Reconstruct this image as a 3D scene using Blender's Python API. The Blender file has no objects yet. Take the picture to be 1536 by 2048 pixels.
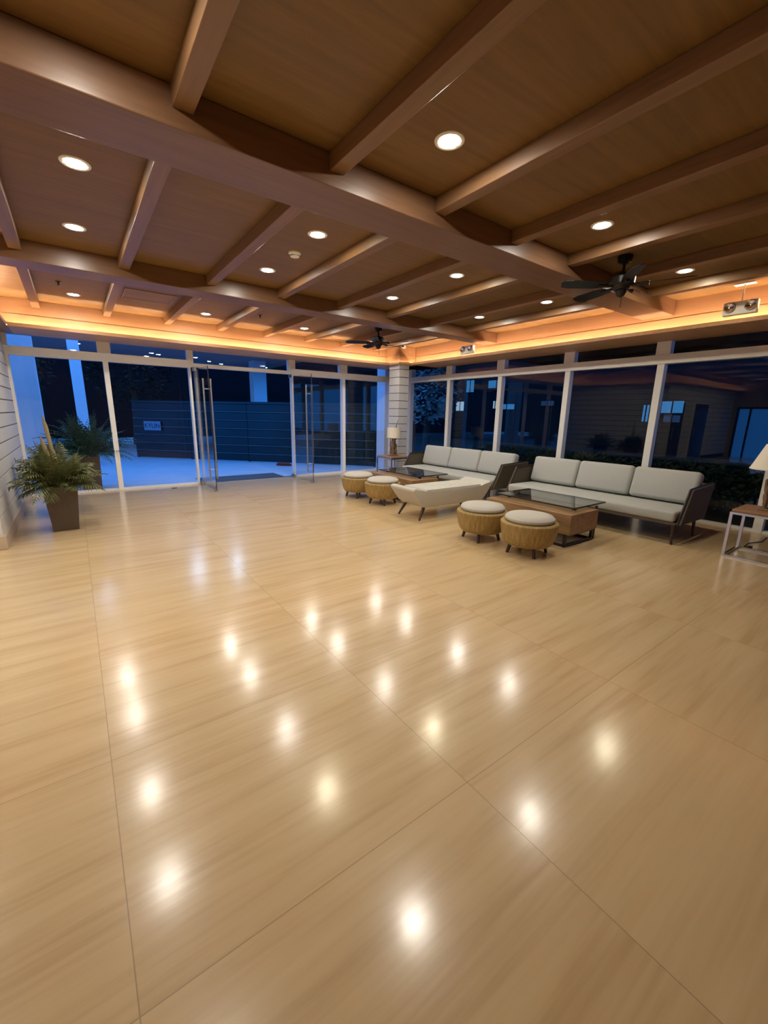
import bpy, bmesh, math, random
from mathutils import Vector, Matrix
random.seed(7)
C = bpy.context.scene.collection
S = bpy.context.scene
PI = math.pi

# ------------------------------------------------------------------ camera
F_PX = 829.5
YAW, PITCH, ROLL = 0.634568, 0.230942, 0.018106
cam = bpy.data.cameras.new('camera'); camo = bpy.data.objects.new('camera', cam); C.objects.link(camo)
fw = Vector((math.sin(YAW)*math.cos(PITCH), math.cos(YAW)*math.cos(PITCH), -math.sin(PITCH)))
rt = Vector((math.cos(YAW), -math.sin(YAW), 0)); up = rt.cross(fw)
r2 = rt*math.cos(ROLL) + up*math.sin(ROLL); u2 = -rt*math.sin(ROLL) + up*math.cos(ROLL)
M = Matrix((r2, u2, -fw)).transposed().to_4x4(); M.translation = Vector((-7.502, -9.350, 1.5))
camo.matrix_world = M
cam.sensor_fit = 'VERTICAL'; cam.sensor_height = 36; cam.lens = F_PX/2048*36
cam.clip_start = 0.05; cam.clip_end = 200
S.camera = camo

# ------------------------------------------------------------------ world, view, sampling
W = bpy.data.worlds.new('dusk_sky'); S.world = W; W.use_nodes = True
W.node_tree.nodes['Background'].inputs[0].default_value = (0.036, 0.26, 0.92, 1)
W.node_tree.nodes['Background'].inputs[1].default_value = 3.2
S.view_settings.view_transform = 'Standard'
S.view_settings.look = 'None'; S.view_settings.gamma = 1; S.view_settings.use_curve_mapping = False
S.view_settings.exposure = 0.0
cy = S.cycles
cy.use_denoising = True
cy.max_bounces = 10; cy.diffuse_bounces = 4; cy.glossy_bounces = 5; cy.transparent_max_bounces = 24
cy.caustics_reflective = False; cy.caustics_refractive = False
cy.sample_clamp_indirect = 6
DOWN_L = 425      # radiance of a ceiling downlight lens
LED_L = 350       # radiance of the cove LED strip

# ------------------------------------------------------------------ material helpers
def new_mat(name):
    m = bpy.data.materials.new(name); m.use_nodes = True
    nt = m.node_tree; b = nt.nodes['Principled BSDF']
    return m, nt, b
def N(nt, t, **kw):
    n = nt.nodes.new(t)
    for k, v in kw.items(): setattr(n, k, v)
    return n
def plain(name, col, rough=0.5, metal=0.0, spec=0.5, noise=0.06, nscale=20, bump=0.0, sheen=0):
    m, nt, b = new_mat(name)
    b.inputs['Roughness'].default_value = rough; b.inputs['Metallic'].default_value = metal
    b.inputs['Specular IOR Level'].default_value = spec
    tc = N(nt, 'ShaderNodeTexCoord'); no = N(nt, 'ShaderNodeTexNoise'); no.inputs['Scale'].default_value = nscale
    no.inputs['Detail'].default_value = 4
    nt.links.new(tc.outputs['Object'], no.inputs['Vector'])
    mix = N(nt, 'ShaderNodeMix', data_type='RGBA')
    mix.inputs[6].default_value = tuple(c*(1-noise) for c in col)+(1,)
    mix.inputs[7].default_value = tuple(min(1, c*(1+noise)) for c in col)+(1,)
    nt.links.new(no.outputs['Fac'], mix.inputs[0]); nt.links.new(mix.outputs[2], b.inputs['Base Color'])
    if bump:
        bp = N(nt, 'ShaderNodeBump'); bp.inputs['Strength'].default_value = bump; bp.inputs['Distance'].default_value = 0.01
        nt.links.new(no.outputs['Fac'], bp.inputs['Height']); nt.links.new(bp.outputs[0], b.inputs['Normal'])
    if sheen: b.inputs['Sheen Weight'].default_value = sheen
    return m
def wood(name, c1, c2, axis='X', rough=0.4, scale=6, coat=0.0, spec=0.5):
    m, nt, b = new_mat(name)
    geo = N(nt, 'ShaderNodeNewGeometry'); mp = N(nt, 'ShaderNodeMapping')
    sc = {'X': (0.6, 9, 9), 'Y': (9, 0.6, 9), 'Z': (9, 9, 0.6)}[axis]
    mp.inputs['Scale'].default_value = sc
    nt.links.new(geo.outputs['Position'], mp.inputs['Vector'])
    no = N(nt, 'ShaderNodeTexNoise'); no.inputs['Scale'].default_value = scale/6*2.2; no.inputs['Detail'].default_value = 8
    no.inputs['Roughness'].default_value = 0.65; no.inputs['Distortion'].default_value = 0.6
    nt.links.new(mp.outputs[0], no.inputs['Vector'])
    cr = N(nt, 'ShaderNodeValToRGB'); cr.color_ramp.elements[0].position = 0.3; cr.color_ramp.elements[1].position = 0.72
    cr.color_ramp.elements[0].color = c1+(1,); cr.color_ramp.elements[1].color = c2+(1,)
    nt.links.new(no.outputs['Fac'], cr.inputs[0]); nt.links.new(cr.outputs[0], b.inputs['Base Color'])
    b.inputs['Roughness'].default_value = rough; b.inputs['Specular IOR Level'].default_value = spec
    b.inputs['Coat Weight'].default_value = coat; b.inputs['Coat Roughness'].default_value = 0.15
    return m
def emit(name, col, strength):
    m = bpy.data.materials.new(name); m.use_nodes = True; nt = m.node_tree
    nt.nodes.remove(nt.nodes['Principled BSDF'])
    e = N(nt, 'ShaderNodeEmission'); e.inputs[0].default_value = col+(1,); e.inputs[1].default_value = strength
    nt.links.new(e.outputs[0], nt.nodes['Material Output'].inputs[0])
    return m
def glass_mat(name, tint=(1, 1, 1), base=0.026):
    m = bpy.data.materials.new(name); m.use_nodes = True; nt = m.node_tree
    nt.nodes.remove(nt.nodes['Principled BSDF'])
    lw = N(nt, 'ShaderNodeLayerWeight'); lw.inputs[0].default_value = 0.5
    p = N(nt, 'ShaderNodeMath', operation='POWER'); p.inputs[1].default_value = 4.0
    ma = N(nt, 'ShaderNodeMath', operation='MULTIPLY_ADD'); ma.inputs[1].default_value = 0.9; ma.inputs[2].default_value = base
    ma.use_clamp = True
    nt.links.new(lw.outputs['Facing'], p.inputs[0]); nt.links.new(p.outputs[0], ma.inputs[0])
    tr = N(nt, 'ShaderNodeBsdfTransparent'); tr.inputs[0].default_value = tint+(1,)
    gl = N(nt, 'ShaderNodeBsdfGlossy'); gl.inputs['Roughness'].default_value = 0.0
    mx = N(nt, 'ShaderNodeMixShader')
    nt.links.new(ma.outputs[0], mx.inputs[0]); nt.links.new(tr.outputs[0], mx.inputs[1]); nt.links.new(gl.outputs[0], mx.inputs[2])
    nt.links.new(mx.outputs[0], nt.nodes['Material Output'].inputs[0])
    return m
def floor_mat():
    m, nt, b = new_mat('travertine_floor')
    geo = N(nt, 'ShaderNodeNewGeometry'); sep = N(nt, 'ShaderNodeSeparateXYZ')
    nt.links.new(geo.outputs['Position'], sep.inputs[0])
    def math_(op, a, v=None, c=None):
        n = N(nt, 'ShaderNodeMath', operation=op)
        for i, q in enumerate((a, v, c)):
            if q is None: continue
            if isinstance(q, (int, float)): n.inputs[i].default_value = q
            else: nt.links.new(q, n.inputs[i])
        return n.outputs[0]
    X, Y = sep.outputs[0], sep.outputs[1]
    tx = math_('DIVIDE', math_('ADD', X, 7.55+24), 1.2)
    ty = math_('DIVIDE', math_('ADD', Y, 7.43+19.6), 0.98)
    fx, fy = math_('FRACT', tx), math_('FRACT', ty)
    ix, iy = math_('FLOOR', tx), math_('FLOOR', ty)
    dx = math_('MULTIPLY', math_('MINIMUM', fx, math_('SUBTRACT', 1.0, fx)), 1.2)
    dy = math_('MULTIPLY', math_('MINIMUM', fy, math_('SUBTRACT', 1.0, fy)), 0.98)
    d = math_('MINIMUM', dx, dy)
    joint = math_('LESS_THAN', d, 0.0016)
    # veins run along X, shifted from slab to slab
    cmb = N(nt, 'ShaderNodeCombineXYZ')
    sh = math_('ADD', math_('MULTIPLY', ix, 3.7), math_('MULTIPLY', iy, 9.1))
    nt.links.new(math_('MULTIPLY', X, 0.55), cmb.inputs[0]); nt.links.new(math_('MULTIPLY', Y, 7.0), cmb.inputs[1]); nt.links.new(sh, cmb.inputs[2])
    n1 = N(nt, 'ShaderNodeTexNoise'); n1.inputs['Scale'].default_value = 1.6; n1.inputs['Detail'].default_value = 7; n1.inputs['Distortion'].default_value = 0.35
    nt.links.new(cmb.outputs[0], n1.inputs['Vector'])
    cmb2 = N(nt, 'ShaderNodeCombineXYZ')
    nt.links.new(math_('MULTIPLY', X, 2.2), cmb2.inputs[0]); nt.links.new(math_('MULTIPLY', Y, 40.0), cmb2.inputs[1]); nt.links.new(sh, cmb2.inputs[2])
    n2 = N(nt, 'ShaderNodeTexNoise'); n2.inputs['Scale'].default_value = 1.3; n2.inputs['Detail'].default_value = 5
    nt.links.new(cmb2.outputs[0], n2.inputs['Vector'])
    cr = N(nt, 'ShaderNodeValToRGB'); e = cr.color_ramp.elements
    e[0].position = 0.34; e[0].color = (0.50, 0.345, 0.175, 1); e[1].position = 0.68; e[1].color = (0.62, 0.465, 0.265, 1)
    mid = e.new(0.5); mid.color = (0.58, 0.42, 0.228, 1)
    mixv = math_('ADD', math_('MULTIPLY', n1.outputs['Fac'], 0.72), math_('MULTIPLY', n2.outputs['Fac'], 0.28))
    nt.links.new(mixv, cr.inputs[0])
    mx = N(nt, 'ShaderNodeMix', data_type='RGBA'); mx.inputs[7].default_value = (0.22, 0.15, 0.09, 1)
    nt.links.new(math_('MULTIPLY', joint, 0.6), mx.inputs[0]); nt.links.new(cr.outputs[0], mx.inputs[6])
    nt.links.new(mx.outputs[2], b.inputs['Base Color'])
    n3 = N(nt, 'ShaderNodeTexNoise'); n3.inputs['Scale'].default_value = 5
    nt.links.new(geo.outputs['Position'], n3.inputs['Vector'])
    nt.links.new(math_('MULTIPLY_ADD', n3.outputs['Fac'], 0.06, 0.138), b.inputs['Roughness'])
    b.inputs['Specular IOR Level'].default_value = 0.38
    b.inputs['Coat Weight'].default_value = 0.5; b.inputs['Coat Roughness'].default_value = 0.31; b.inputs['Coat IOR'].default_value = 1.45
    return m

MT = {}
MT['floor'] = floor_mat()
MT['ceil'] = wood('ceiling_wood', (0.155, 0.080, 0.021), (0.235, 0.124, 0.036), 'X', 0.5, 4)
MT['joist'] = wood('joist_wood', (0.19, 0.098, 0.044), (0.27, 0.147, 0.07), 'Y', 0.38, 6)
MT['beam'] = wood('beam_wood', (0.165, 0.083, 0.041), (0.23, 0.12, 0.062), 'X', 0.34, 5)
MT['fasciaA'] = wood('fascia_wood_x', (0.27, 0.14, 0.064), (0.345, 0.188, 0.092), 'X', 0.45, 5)
MT['fasciaB'] = wood('fascia_wood_y', (0.27, 0.14, 0.064), (0.345, 0.188, 0.092), 'Y', 0.45, 5)
MT['shelf'] = wood('cove_shelf_wood_lit', (0.48, 0.26, 0.12), (0.60, 0.345, 0.17), 'X', 0.45, 5)  # fascia timber lightened, stands for light falling on the underside
MT['white'] = plain('white_paint', (0.72, 0.70, 0.67), 0.45, noise=0.03)
MT['frame'] = plain('white_frame_paint', (0.84, 0.83, 0.80), 0.4, noise=0.03)
MT['shiplap'] = plain('white_shiplap_paint', (0.58, 0.575, 0.56), 0.5, noise=0.05, nscale=6)
MT['gap'] = plain('dark_gap', (0.05, 0.045, 0.04), 0.8)
MT['skirt'] = plain('tan_stone_skirting', (0.50, 0.40, 0.29), 0.3, noise=0.1)
MT['rear'] = plain('beige_wall_paint', (0.42, 0.36, 0.29), 0.6)
MT['glass'] = glass_mat('clear_glass')
MT['tableglass'] = glass_mat('smoked_table_glass', (0.80, 0.83, 0.82), 0.05)
MT['steel'] = plain('brushed_steel', (0.62, 0.60, 0.57), 0.28, 1.0, noise=0.05)
MT['darksteel'] = plain('dark_brown_steel', (0.035, 0.024, 0.02), 0.35, 0.3)
MT['lens'] = emit('downlight_lens', (1.0, 0.94, 0.83), DOWN_L)
MT['lensw'] = emit('downlight_lens_warm', (1.0, 0.91, 0.66), DOWN_L*0.9)
MT['led'] = emit('cove_led', (1.0, 0.72, 0.48), LED_L)
MT['sofafab'] = plain('light_grey_upholstery', (0.40, 0.41, 0.395), 0.9, noise=0.10, nscale=90, bump=0.15, spec=0.2)
MT['benchfab'] = plain('cream_upholstery', (0.49, 0.475, 0.43), 0.9, noise=0.06, nscale=60, bump=0.1, spec=0.2)
MT['ottfab'] = plain('beige_cushion_fabric', (0.47, 0.445, 0.40), 0.9, noise=0.05, nscale=70, bump=0.1, spec=0.2)
MT['darkwood'] = plain('dark_walnut', (0.045, 0.022, 0.014), 0.4, noise=0.2)
MT['tablewood'] = wood('acacia_wood', (0.165, 0.09, 0.04), (0.37, 0.222, 0.105), 'Y', 0.4, 7)
MT['sidewood'] = wood('side_table_wood', (0.22, 0.11, 0.055), (0.36, 0.20, 0.105), 'Y', 0.45, 7)
MT['drift'] = plain('driftwood', (0.19, 0.115, 0.065), 0.7, noise=0.45, nscale=26, bump=0.5)
MT['shade'] = plain('linen_lamp_shade', (0.72, 0.67, 0.56), 0.8, noise=0.03, nscale=60, spec=0.2)
MT['pot'] = plain('brown_planter', (0.075, 0.052, 0.036), 0.55, noise=0.08)
MT['soil'] = plain('soil', (0.03, 0.022, 0.015), 0.95, noise=0.4)
MT['leaf'] = plain('palm_leaf', (0.10, 0.115, 0.036), 0.5, noise=0.5, nscale=7)
MT['leafdark'] = plain('shrub_leaf', (0.009, 0.022, 0.012), 0.7, spec=0.15, noise=0.5, nscale=6)
MT['leaflit'] = plain('leaf_painted_lit', (0.20, 0.23, 0.21), 0.5, noise=0.6, nscale=5)  # paleness stands for room light reflected off the leaves
MT['leafteal'] = plain('outdoor_shrub_leaf', (0.035, 0.085, 0.06), 0.6, noise=0.5, nscale=6, spec=0.2)
MT['stalk'] = plain('dry_yellow_stalk', (0.27, 0.21, 0.11), 0.7, noise=0.25)
MT['black'] = plain('matte_black', (0.012, 0.011, 0.011), 0.4, noise=0.1)
MT['fanmetal'] = plain('fan_dark_bronze', (0.018, 0.015, 0.013), 0.32, 0.5)
MT['plastic'] = plain('white_plastic', (0.90, 0.89, 0.87), 0.4, noise=0.02)
MT['reflector'] = plain('lamp_reflector', (0.75, 0.75, 0.74), 0.12, 1.0, noise=0.02)
MT['paving'] = plain('pale_concrete_paving', (0.37, 0.43, 0.47), 0.7, spec=0.2, noise=0.12, nscale=2.5)
MT['soilground'] = plain('planting_bed_soil', (0.012, 0.013, 0.011), 0.95, spec=0.05, noise=0.3)
MT['fence'] = plain('blue_grey_sheet_metal', (0.003, 0.016, 0.022), 0.3, 0.3, noise=0.15, nscale=3)
MT['ribglint'] = plain('painted_rib_highlight', (0.06, 0.10, 0.12), 0.35, 0.3, noise=0.35, nscale=2)  # highlight along the fence ridges put into the colour
MT['signplate'] = plain('blue_sign_plate', (0.22, 0.26, 0.34), 0.5, noise=0.05)
MT['signink'] = plain('dark_blue_ink', (0.008, 0.015, 0.04), 0.5)
MT['canopy'] = plain('canopy_plaster', (0.22, 0.24, 0.27), 0.7)
MT['column'] = plain('white_column_render', (0.70, 0.72, 0.75), 0.6, noise=0.04, nscale=4)
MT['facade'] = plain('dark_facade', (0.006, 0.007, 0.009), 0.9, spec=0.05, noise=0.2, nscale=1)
MT['winglow'] = emit('lit_window', (0.06, 0.34, 0.85), 0.45)
MT['winwhite'] = emit('lit_window_white', (0.4, 0.65, 0.95), 0.6)
MT['windim'] = emit('dim_lit_window', (0.03, 0.08, 0.22), 0.35)
MT['mat'] = plain('grey_door_mat', (0.055, 0.06, 0.065), 0.95, noise=0.25, nscale=60)
MT['rust'] = plain('red_brown_timber', (0.16, 0.04, 0.025), 0.7, noise=0.3)
MT['canlens'] = emit('canopy_lens', (0.75, 0.9, 1.0), 30)
MT['floodlens'] = emit('flood_lens', (0.45, 0.68, 1.0), 45)
MT['blackdoor'] = plain('dark_door', (0.02, 0.018, 0.017), 0.3)
MT['bark'] = plain('tree_bark', (0.06, 0.05, 0.04), 0.9, noise=0.3)

def rattan():
    m, nt, b = new_mat('yellow_woven_rattan')
    tc = N(nt, 'ShaderNodeTexCoord'); no = N(nt, 'ShaderNodeTexNoise'); no.inputs['Scale'].default_value = 9
    mp = N(nt, 'ShaderNodeMapping'); mp.inputs['Scale'].default_value = (6, 6, 0.8)
    nt.links.new(tc.outputs['Object'], mp.inputs[0]); nt.links.new(mp.outputs[0], no.inputs['Vector'])
    no.inputs['Detail'].default_value = 5
    cr = N(nt, 'ShaderNodeValToRGB'); cr.color_ramp.elements[0].position = 0.3; cr.color_ramp.elements[1].position = 0.7
    cr.color_ramp.elements[0].color = (0.24, 0.15, 0.045, 1); cr.color_ramp.elements[1].color = (0.38, 0.255, 0.09, 1)
    nt.links.new(no.outputs['Fac'], cr.inputs[0]); nt.links.new(cr.outputs[0], b.inputs['Base Color'])
    b.inputs['Roughness'].default_value = 0.6
    return m
MT['rattan'] = rattan()
def weave():
    m, nt, b = new_mat('taupe_rope_weave')
    tc = N(nt, 'ShaderNodeTexCoord'); wv = N(nt, 'ShaderNodeTexWave'); wv.bands_direction = 'Z'
    wv.inputs['Scale'].default_value = 22; wv.inputs['Distortion'].default_value = 1.5
    nt.links.new(tc.outputs['Object'], wv.inputs['Vector'])
    cr = N(nt, 'ShaderNodeValToRGB'); cr.color_ramp.elements[0].color = (0.06, 0.046, 0.033, 1); cr.color_ramp.elements[1].color = (0.105, 0.083, 0.062, 1)
    nt.links.new(wv.outputs['Fac'], cr.inputs[0]); nt.links.new(cr.outputs[0], b.inputs['Base Color'])
    b.inputs['Roughness'].default_value = 0.75
    return m
MT['weave'] = weave()

# ------------------------------------------------------------------ mesh helpers
class B:
    def __init__(s): s.bm = bmesh.new()
    def box(s, x0, x1, y0, y1, z0, z1, bev=0.0, seg=2, mat=None):
        t = bmesh.new()
        vs = [t.verts.new((x, y, z)) for x in (x0, x1) for y in (y0, y1) for z in (z0, z1)]
        for f in ((0, 1, 3, 2), (4, 6, 7, 5), (0, 4, 5, 1), (2, 3, 7, 6), (0, 2, 6, 4), (1, 5, 7, 3)):
            t.faces.new([vs[i] for i in f])
        if bev: bmesh.ops.bevel(t, geom=t.edges[:], offset=bev, segments=seg, profile=0.5, affect='EDGES')
        s.add(t, mat); return s
    def add(s, t, mat=None):
        if mat is not None: bmesh.ops.transform(t, matrix=mat, verts=t.verts)
        bmesh.ops.recalc_face_normals(t, faces=t.faces)
        me = bpy.data.meshes.new('tmp'); t.to_mesh(me); t.free(); s.bm.from_mesh(me); bpy.data.meshes.remove(me)
    def tube(s, pts, rad, n=10, cap=True):
        pts = [Vector(p) for p in pts]
        if not isinstance(rad, (list, tuple)): rad = [rad]*len(pts)
        t = bmesh.new(); rings = []; prev = None
        for i, p in enumerate(pts):
            d = (pts[min(i+1, len(pts)-1)] - pts[max(i-1, 0)]).normalized()
            if prev is None:
                a = Vector((0, 0, 1)) if abs(d.z) < 0.9 else Vector((1, 0, 0))
                u = d.cross(a).normalized()
            else:
                u = (prev - d*prev.dot(d)).normalized()
            prev = u; v = d.cross(u)
            rings.append([t.verts.new(p + (u*math.cos(2*PI*k/n) + v*math.sin(2*PI*k/n))*rad[i]) for k in range(n)])
        for a, b in zip(rings, rings[1:]):
            for k in range(n): t.faces.new((a[k], a[(k+1) % n], b[(k+1) % n], b[k]))
        if cap: t.faces.new(rings[0][::-1]); t.faces.new(rings[-1])
        s.add(t); return s
    def lathe(s, prof, n=32, c=(0, 0, 0), wob=None, cap=True):
        t = bmesh.new(); rings = []
        for j, (r, z) in enumerate(prof):
            rings.append([t.verts.new((c[0]+(r*(1+(wob(k, j) if wob else 0)))*math.cos(2*PI*k/n), c[1]+(r*(1+(wob(k, j) if wob else 0)))*math.sin(2*PI*k/n), c[2]+z)) for k in range(n)])
        for a, b in zip(rings, rings[1:]):
            for k in range(n): t.faces.new((a[k], a[(k+1) % n], b[(k+1) % n], b[k]))
        if cap: t.faces.new(rings[0][::-1]); t.faces.new(rings[-1])
        s.add(t); return s
    def prism(s, poly, axis, a0, a1, bev=0.0, seg=2):
        """poly of 2-D points swept along axis ('x','y','z') from a0 to a1"""
        t = bmesh.new()
        def P(p, a):
            return {'x': (a, p[0], p[1]), 'y': (p[0], a, p[1]), 'z': (p[0], p[1], a)}[axis]
        A = [t.verts.new(P(p, a0)) for p in poly]; Bv = [t.verts.new(P(p, a1)) for p in poly]
        n = len(poly)
        t.faces.new(A); t.faces.new(Bv[::-1])
        for k in range(n): t.faces.new((A[k], Bv[k], Bv[(k+1) % n], A[(k+1) % n]))
        if bev: bmesh.ops.bevel(t, geom=t.edges[:], offset=bev, segments=seg, profile=0.5, affect='EDGES')
        s.add(t); return s
    def quad(s, a, b, c, d):
        s.bm.faces.new([s.bm.verts.new(q) for q in (a, b, c, d)]); return s
    def build(s, name, mat, parent=None, smooth=False, kind=None, label=None):
        me = bpy.data.meshes.new(name); s.bm.to_mesh(me); s.bm.free()
        me.materials.append(MT[mat] if isinstance(mat, str) else mat)
        if smooth:
            for p in me.polygons: p.use_smooth = True
            try: me.set_sharp_from_angle(angle=math.radians(38))
            except Exception: pass
        o = bpy.data.objects.new(name, me); C.objects.link(o)
        if parent: o.parent = parent
        if kind: o['kind'] = kind
        if label: o['label'] = label
        return o
def tag(o, label, cat, group=None, kind=None):
    o['label'] = label; o['category'] = cat
    if group: o['group'] = group
    if kind: o['kind'] = kind
    return o
def thing(name, label, cat, loc=(0, 0, 0), rotz=0, group=None):
    o = bpy.data.objects.new(name, None); C.objects.link(o); o.location = loc; o.rotation_euler = (0, 0, rotz)
    o.empty_display_size = 0.1
    return tag(o, label, cat, group)
def struct_empty(name, loc=(0, 0, 0)):
    o = bpy.data.objects.new(name, None); C.objects.link(o); o.location = loc; o['kind'] = 'structure'
    return o
def dup(root, loc, rotz, label, group=None):
    r = root.copy(); C.objects.link(r); r.location = loc; r.rotation_euler = (0, 0, rotz); r['label'] = label
    if group: r['group'] = group
    for ch in list(root.children):
        c = ch.copy(); C.objects.link(c); c.parent = r
        for g in list(ch.children):
            d = g.copy(); C.objects.link(d); d.parent = c
    return r

# ------------------------------------------------------------------ room shell
X_L, Y_R = -15.0, -12.6          # far left end and rear wall of the lobby
CZ = 3.08                        # ceiling
GA, GB, GC = -0.71, -0.66, -8.24
LA, LB = -0.875, -0.825      # room faces of the cove lips # room faces of the three fascias (y, x, x)
b = B(); b.box(X_L-0.2, 0.12, -3.46, 0.1, -0.2, 0); b.box(X_L-0.2, 0.12, Y_R-0.2, -3.46, -0.2, 0)
b.build('floor', 'floor', kind='structure')
b = B(); b.box(X_L-0.2, 0.3, Y_R-0.2, 0.3, CZ, CZ+0.2); b.build('ceiling', 'ceil', kind='structure')
b = B(); b.box(X_L-0.2, 0.15, Y_R-0.2, Y_R, 0, CZ); b.build('wall_rear', 'rear', kind='structure')
b = B(); b.box(X_L-0.2, X_L, Y_R, -4.95, 0, CZ); b.box(X_L-0.2, X_L, -3.60, -3.46, 0, CZ); b.box(X_L-0.2, X_L, -4.95, -3.60, 2.06, CZ); b.build('wall_far_left', 'rear', kind='structure')
d = struct_empty('door_5', (X_L-0.1, -4.275, 0))
f = B(); f.box(-0.04, 0.04, -0.675, -0.60, 0, 2.06); f.box(-0.04, 0.04, 0.60, 0.675, 0, 2.06); f.box(-0.04, 0.04, -0.60, 0.60, 1.98, 2.06); f.box(-0.04, 0.04, 0.20, 0.26, 0.0, 1.98); f.build('door_frame', 'darksteel', d)
B().box(-0.006, 0.006, -0.60, 0.60, 0.02, 1.98).build('glass_pane', 'glass', d)

def shiplap(name, faces_fn, z0, z1, step=0.182, gap=0.014, off=0.0):
    b = B(); z = z0
    while z < z1-0.02:
        zt = min(z+step, z1)
        faces_fn(b, z+(gap if z > z0 else 0), zt)
        z = zt
    return b.build(name, 'shiplap', kind='structure')
# stub wall on the left, shiplap on its lobby face and on its end
o = shiplap('wall_left', lambda b, a, c: b.box(-8.50, -8.27, -3.46, 0.0, a, c), 0.15, CZ)
b = B(); b.box(-8.49, -8.28, -3.45, 0.0, 0.0, CZ); b.build('wall_left_core', 'gap', parent=o)
b = B(); b.box(-8.50, -8.245, -3.485, -0.06, 0.0, 0.15, 0.006); b.build('baseboard_left', 'skirt', kind='structure')
# return wall running left from the stub, with dark doors (seen mirrored in the right-hand glass)
o = shiplap('wall_left_return', lambda b, a, c: b.box(X_L, -8.50, -3.46, -3.25, a, c), 0.15, CZ)
b = B(); b.box(X_L, -8.50, -3.45, -3.26, 0.0, CZ); b.build('wall_left_return_core', 'gap', parent=o)
for k, (x0, x1, m) in enumerate(((-9.7, -8.75, 'blackdoor'), (-12.0, -10.7, 'blackdoor'))):
    d = struct_empty('door_%d' % (k+3), ((x0+x1)/2, -3.46, 0))
    w = (x1-x0)/2
    B().box(-w, w, -0.05, -0.005, 0.02, 2.08, 0.004).build('door_leaf', m, d)
    f = B(); f.box(-w-0.07, -w, -0.04, -0.005, 0, 2.15); f.box(w, w+0.07, -0.04, -0.005, 0, 2.15); f.box(-w, w, -0.04, -0.005, 2.08, 2.15); f.build('door_frame', 'white', d)
    B().tube([(w-0.1, -0.09, 0.85), (w-0.1, -0.09, 1.25)], 0.012).build('door_handle', 'steel', d)

# corner pillar with grooved courses
o = shiplap('pillar', lambda b, a, c: b.box(-1.12, -0.83, -1.20, -0.80, a, c), 0.0, CZ, off=0.05)
b = B(); b.box(-1.11, -0.84, -1.19, -0.81, 0, CZ); b.build('pillar_core', 'gap', parent=o)
b = B(); b.box(-1.135, -0.815, -1.215, -0.865, 0, 0.14, 0.005); b.build('baseboard_pillar', 'skirt', kind='structure')

# ---- soffits with cove shelf, fascia boards and LED strip
SZ, LT = 2.675, 2.712
def soffit(name, parts, mat):
    """parts: list of ('box' args) for shelf+lip; built as one trim object"""
    return parts
# wall A soffit (along x) from GC to the pillar wrap
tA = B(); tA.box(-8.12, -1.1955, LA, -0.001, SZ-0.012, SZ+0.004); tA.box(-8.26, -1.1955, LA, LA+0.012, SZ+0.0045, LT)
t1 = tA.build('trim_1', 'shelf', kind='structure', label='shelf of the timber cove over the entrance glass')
f = B(); f.box(-8.26, -1.12, GA, GA+0.03, SZ, 2.859); f.box(-8.26, -1.12, GA, GA+0.03, 2.872, CZ); f.box(-8.26, -1.12, GA+0.01, GA+0.03, 2.85, 2.88)
f.build('fascia_board', 'fasciaA', t1)
def led(parts, parent):
    b = B()
    for x0, x1, y0, y1 in parts: b.box(x0, x1, y0, y1, SZ+0.004, SZ+0.007)
    b.build('led_strip', 'led', parent)
led([(-8.16, -1.20, LA+0.042, LA+0.050)], t1)
# wall B soffit (along y)
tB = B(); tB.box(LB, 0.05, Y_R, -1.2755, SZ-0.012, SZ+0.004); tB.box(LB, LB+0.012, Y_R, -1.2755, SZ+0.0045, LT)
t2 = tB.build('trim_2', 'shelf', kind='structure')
f = B(); f.box(GB, GB+0.03, Y_R, -1.20, SZ, 2.859); f.box(GB, GB+0.03, Y_R, -1.20, 2.872, CZ); f.box(GB+0.01, GB+0.03, Y_R, -1.20, 2.85, 2.88)
f.build('fascia_board', 'fasciaB', t2)
led([(LB+0.042, LB+0.050, Y_R+0.05, -1.28)], t2)
# wrap round the pillar
px, py = -1.12, -1.20
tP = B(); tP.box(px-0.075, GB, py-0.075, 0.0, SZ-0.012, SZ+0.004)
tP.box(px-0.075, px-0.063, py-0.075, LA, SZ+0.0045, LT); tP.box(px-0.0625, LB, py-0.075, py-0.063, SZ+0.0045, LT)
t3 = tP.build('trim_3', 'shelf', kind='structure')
f = B()
for a, c, i in ((SZ, 2.859, 0), (2.872, CZ, 0), (2.85, 2.88, 0.012)):
    f.box(px-0.03+i, px, py-0.03+i, GA-0.0005, a, c); f.box(px+0.0005, GB+0.02, py-0.03+i, py, a, c)
f.build('fascia_board', 'fasciaB', t3)
led([(px-0.042, px-0.036, py-0.042, LA), (px-0.042, LB, py-0.042, py-0.036)], t3)
# left soffit over the stub wall and along the return wall
LC = -8.125
tC = B(); tC.box(-8.27, LC, -3.459, -0.001, SZ-0.012, SZ+0.004); tC.box(LC-0.012, LC, -3.63, LA, SZ+0.0045, LT)
tC.box(X_L, LC, -3.66, -3.46, SZ-0.012, SZ+0.004); tC.box(X_L, LC, -3.66, -3.648, SZ+0.0045, LT)
t4 = tC.build('trim_4', 'fasciaB', kind='structure')
f = B()
for a, c, i in ((SZ, 2.859, 0), (2.872, CZ, 0), (2.85, 2.88, 0.01)):
    f.box(-8.27, GC-i, -3.51+i, GA, a, c); f.box(X_L, -8.27, -3.51+i, -3.46, a, c)
f.build('fascia_board', 'fasciaB', t4)
led([(LC-0.050, LC-0.042, -3.60, LA-0.01), (X_L+0.05, LC-0.05, -3.618, -3.610)], t4)
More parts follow.
